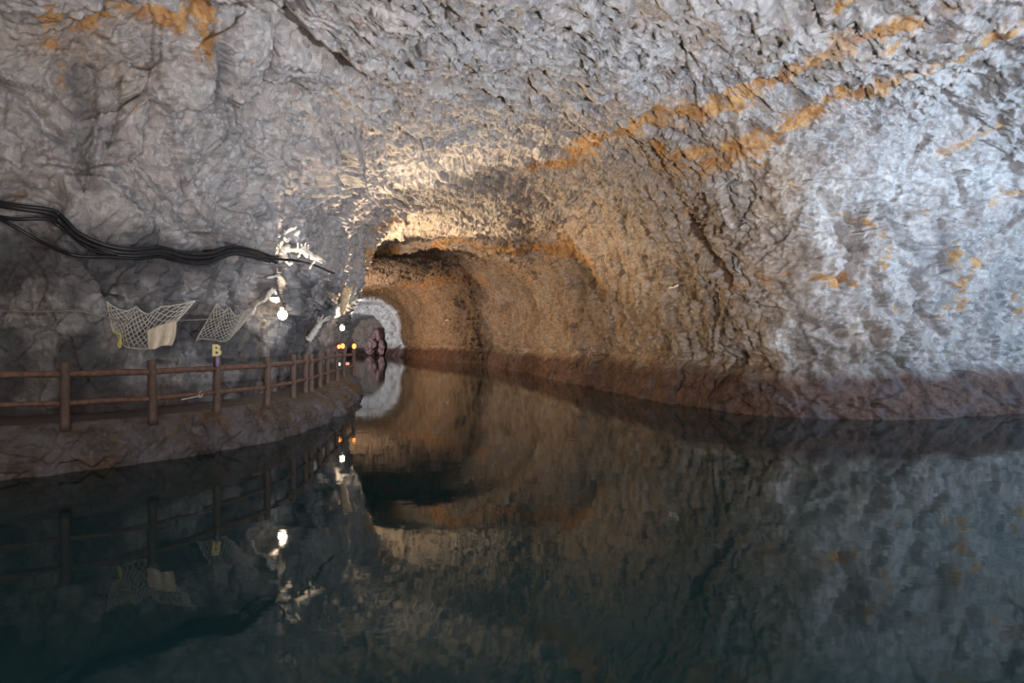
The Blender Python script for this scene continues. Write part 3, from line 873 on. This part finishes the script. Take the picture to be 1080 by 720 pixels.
# ------------------------------------------------------------------ wall lamps
def wall_lamp(label, x, y, off, r, mat, power, col, lname):
    d = min(wall_d(x + i_, y + j_, off) for i_ in (-4, 0, 4) for j_ in (-8, 0, 6))
    c = P(x, y, d)
    t = thing('wall_lamp', label, 'lamp', c, 0, 'bulb lamps on the left rock wall')
    pr = []
    for k in range(15):
        w_ = math.pi * k / 14; pr.append((max(0.004, r * math.sin(w_)), -r * math.cos(w_)))
    MB().lathe(pr, c, 20).build('bulb', mat, t)
    MB().lathe([(r * 0.55, 0), (r * 0.6, r * 0.5), (r * 0.6, r * 1.1), (r * 0.35, r * 1.2)], c + Vector((0, 0, r * 0.85)), 16).build('socket', M['metal'], t)
    s_ = c + Vector((0, 0, r * 1.9))
    MB().tube([s_, s_ + Vector((0, 0.05, 0.05)), s_ + Vector((-0.05, off * 0.6, 0.08)), s_ + Vector((-0.1, off + 0.5, 0.08))], 0.02, 8).build('bracket', M['metal'], t)
    L = bpy.data.lights.new(lname, 'SPOT'); L.energy = power; L.color = col; L.shadow_soft_size = 0.06; L.spot_size = math.radians(75); L.spot_blend = 0.6
    lo = bpy.data.objects.new(lname, L); C.objects.link(lo); lo.location = c + Vector((0.0, -r * 1.5, 0.0))
    lo.rotation_euler = Vector((0.0, 0.35, 1.0)).to_track_quat('-Z', 'Y').to_euler()
    return c


c1 = wall_lamp('bright bulb lamp on the left rock wall below the forked driftwood', 298, 332, 0.36, 0.125, M['bulb'], 900, (1.0, 0.80, 0.58), 'lamp_light_near')
c2 = wall_lamp('smaller bulb lamp at the far end of the walkway under the splintered post', 361, 346, 0.6, 0.105, M['bulb_far'], 450, (1.0, 0.78, 0.55), 'lamp_light_far')


# little glowing lanterns at the end of the walkway
def lantern(label, x, y, d, r, mat, stretch=1.0):
    c = P(x, y, d); t = thing('lantern', label, 'lantern', c, 0, 'small lanterns at the far end of the walkway')
    pr = [(max(0.004, r * math.sin(math.pi * k / 10)), -r * stretch * math.cos(math.pi * k / 10)) for k in range(11)]
    MB().lathe(pr, c, 14).build('globe', mat, t)
    MB().lathe([(r * 0.5, r * stretch * 0.92), (r * 0.55, r * stretch + 0.03), (r * 0.3, r * stretch + 0.06)], c, 12).build('cap', M['metal'], t)
    MB().lathe([(r * 0.3, -r * stretch - 0.05), (r * 0.5, -r * stretch * 0.93)], c, 12).build('base', M['metal'], t)


lantern('round white lantern low behind the railing at the far end of the walkway', 357.5, 384, 30.2, 0.07, M['whiteglow'])
lantern('dim pinkish orange lantern low behind the railing beside the white one', 366.5, 383.5, 30.2, 0.085, glow_mat('pinkish_glow', (0.9, 0.35, 0.22), 0.8), 0.8)
lantern('left one of the orange lanterns above the far railing', 357.5, 365.5, 30.6, 0.07, M['amber'], 1.2)
lantern('middle orange lantern of the three above the far railing', 361.5, 364.8, 30.6, 0.08, M['amber'], 1.4)
lantern('right orange lantern, a step apart from the other two above the far railing', 373.5, 365, 30.9, 0.08, M['amber'], 1.4)


# ------------------------------------------------------------------ pinkish boulders in the far recess
def boulder(label, x, y, d, sx, sz, seed):
    bm = bmesh.new(); bmesh.ops.create_icosphere(bm, subdivisions=4, radius=1.0)
    co = np.array([v.co[:] for v in bm.verts])
    dd = 1 + 0.35 * fbm(co * 1.1 + seed, 3, seed) + 0.25 * facets(co * 1.3 + seed, seed, 0.6, 0.5)
    for v, k_ in zip(bm.verts, dd): v.co = Vector((v.co.x * k_ * sx, v.co.y * k_ * sx, v.co.z * k_ * sz))
    me = bpy.data.meshes.new('boulder'); bm.to_mesh(me); bm.free()
    me.polygons.foreach_set('use_smooth', [True] * len(me.polygons)); me.materials.append(M['pink'])
    o_ = bpy.data.objects.new('boulder', me); C.objects.link(o_); o_.location = P(x, y, d)
    tag(o_, label, 'boulder', 'boulders in the far recess')


boulder('pale pink boulder lowest in the dark arched recess at the end of the tunnel', 390.5, 366, 112.6, 0.85, 1.3, 3)
boulder('small reddish boulder at the right foot of the far arched recess', 402.5, 367, 113.4, 0.5, 1.2, 8)
boulder('broad dusky pink boulder standing behind the pale one in the far recess', 398, 360, 115.2, 1.0, 2.1, 12)


# ------------------------------------------------------------------ light
def area(name, loc, target, size, power, col, sy=None):
    L = bpy.data.lights.new(name, 'AREA'); L.energy = power; L.color = col
    L.shape = 'RECTANGLE'; L.size = size; L.size_y = sy or size
    o_ = bpy.data.objects.new(name, L); C.objects.link(o_); o_.location = loc
    o_.rotation_euler = (Vector(target) - Vector(loc)).to_track_quat('-Z', 'Y').to_euler()
    return o_


def spot(name, loc, target, power, col, ang, blend=0.4, soft=0.15):
    L = bpy.data.lights.new(name, 'SPOT'); L.energy = power; L.color = col
    L.spot_size = math.radians(ang); L.spot_blend = blend; L.shadow_soft_size = soft
    o_ = bpy.data.objects.new(name, L); C.objects.link(o_); o_.location = loc
    o_.rotation_euler = (Vector(target) - Vector(loc)).to_track_quat('-Z', 'Y').to_euler()
    return o_


def point(name, loc, power, col, soft=0.2):
    L = bpy.data.lights.new(name, 'POINT'); L.energy = power; L.color = col; L.shadow_soft_size = soft
    o_ = bpy.data.objects.new(name, L); C.objects.link(o_); o_.location = loc
    return o_


COOL, WARM, NEUT = (0.78, 0.88, 1.0), (1.0, 0.68, 0.38), (1.0, 0.93, 0.88)
o = area('cave_mouth_daylight', (25, 6, 4.0), (14, 22.5, 8.0), 3.0, 2500, (0.58, 0.77, 1.0), 3.0); o.data.spread = math.radians(100)
spot('hall_floodlight', (8, 2, 0.6), (4.0, 16, 10.2), 18500, (0.92, 0.94, 1.0), 98, 0.9, 0.4)
spot('walkway_floodlight', (-2.5, -1, 1.0), (-8.5, 15, 10.8), 3600, (1.0, 0.82, 0.70), 52, 1.0, 0.4)
area('quay_floodlight', (1, -5, 4.5), (-7.5, 15, 2.2), 4.5, 1350, (1.0, 0.94, 0.93))
spot('roof_spotlight', (-7.5, 35.0, 3.0), (-4.0, 31.5, 9.2), 7000, (1.0, 0.78, 0.52), 112, 0.35)
spot('patch_spotlight', (-6.5, 31.6, 1.2), (-3.4, 24.5, 9.5), 12000, (1.0, 0.80, 0.57), 62, 0.5, 0.1)
spot('tunnel_fill_light', (-5.8, 29.0, 1.6), (6.0, 27.0, 4.6), 2500, (1.0, 0.74, 0.46), 95, 0.8, 0.2)  # added fill that brightens the tunnel's right wall, no fixture modelled
spot('tunnel_lamp', (-8.5, 41.5, 1.6), (3.0, 44.0, 6.5), 5000, (1.0, 0.73, 0.48), 120, 0.6)
spot('tunnel_lamp_deep', (-16.0, 58.0, 1.6), (0.0, 60.0, 3.8), 7500, (1.0, 0.74, 0.54), 70, 0.7)
spot('tunnel_lamp_deepest', (-23.0, 78.0, 2.2), (-10.0, 84.0, 7.5), 9500, (1.0, 0.68, 0.44), 150, 0.5)
spot('recess_floodlight', (-27, 98, 3.0), (-21, 111, 6.0), 6000, (0.85, 0.9, 1.0), 100, 0.5)
spot('recess_lamp', (-24.0, 113.0, 6.0), (-22.8, 114.5, 2.0), 14, (1.0, 0.8, 0.8), 120)

wd = bpy.data.worlds.new('dim_surroundings'); sc.world = wd; wd.use_nodes = True
wd.node_tree.nodes['Background'].inputs[0].default_value = (0.5, 0.58, 0.7, 1); wd.node_tree.nodes['Background'].inputs[1].default_value = 0.05

# ------------------------------------------------------------------ camera and colour
cam = bpy.data.cameras.new('camera'); cam.lens = 24.0; cam.sensor_width = 36.0; cam.clip_end = 400
co = bpy.data.objects.new('camera', cam); C.objects.link(co); co.location = CAM; co.rotation_euler = (math.radians(90), 0, 0)
sc.camera = co
sc.view_settings.view_transform = 'Standard'; sc.view_settings.look = 'None'
sc.view_settings.gamma = 1.0; sc.view_settings.use_curve_mapping = False; sc.view_settings.exposure = 0.0
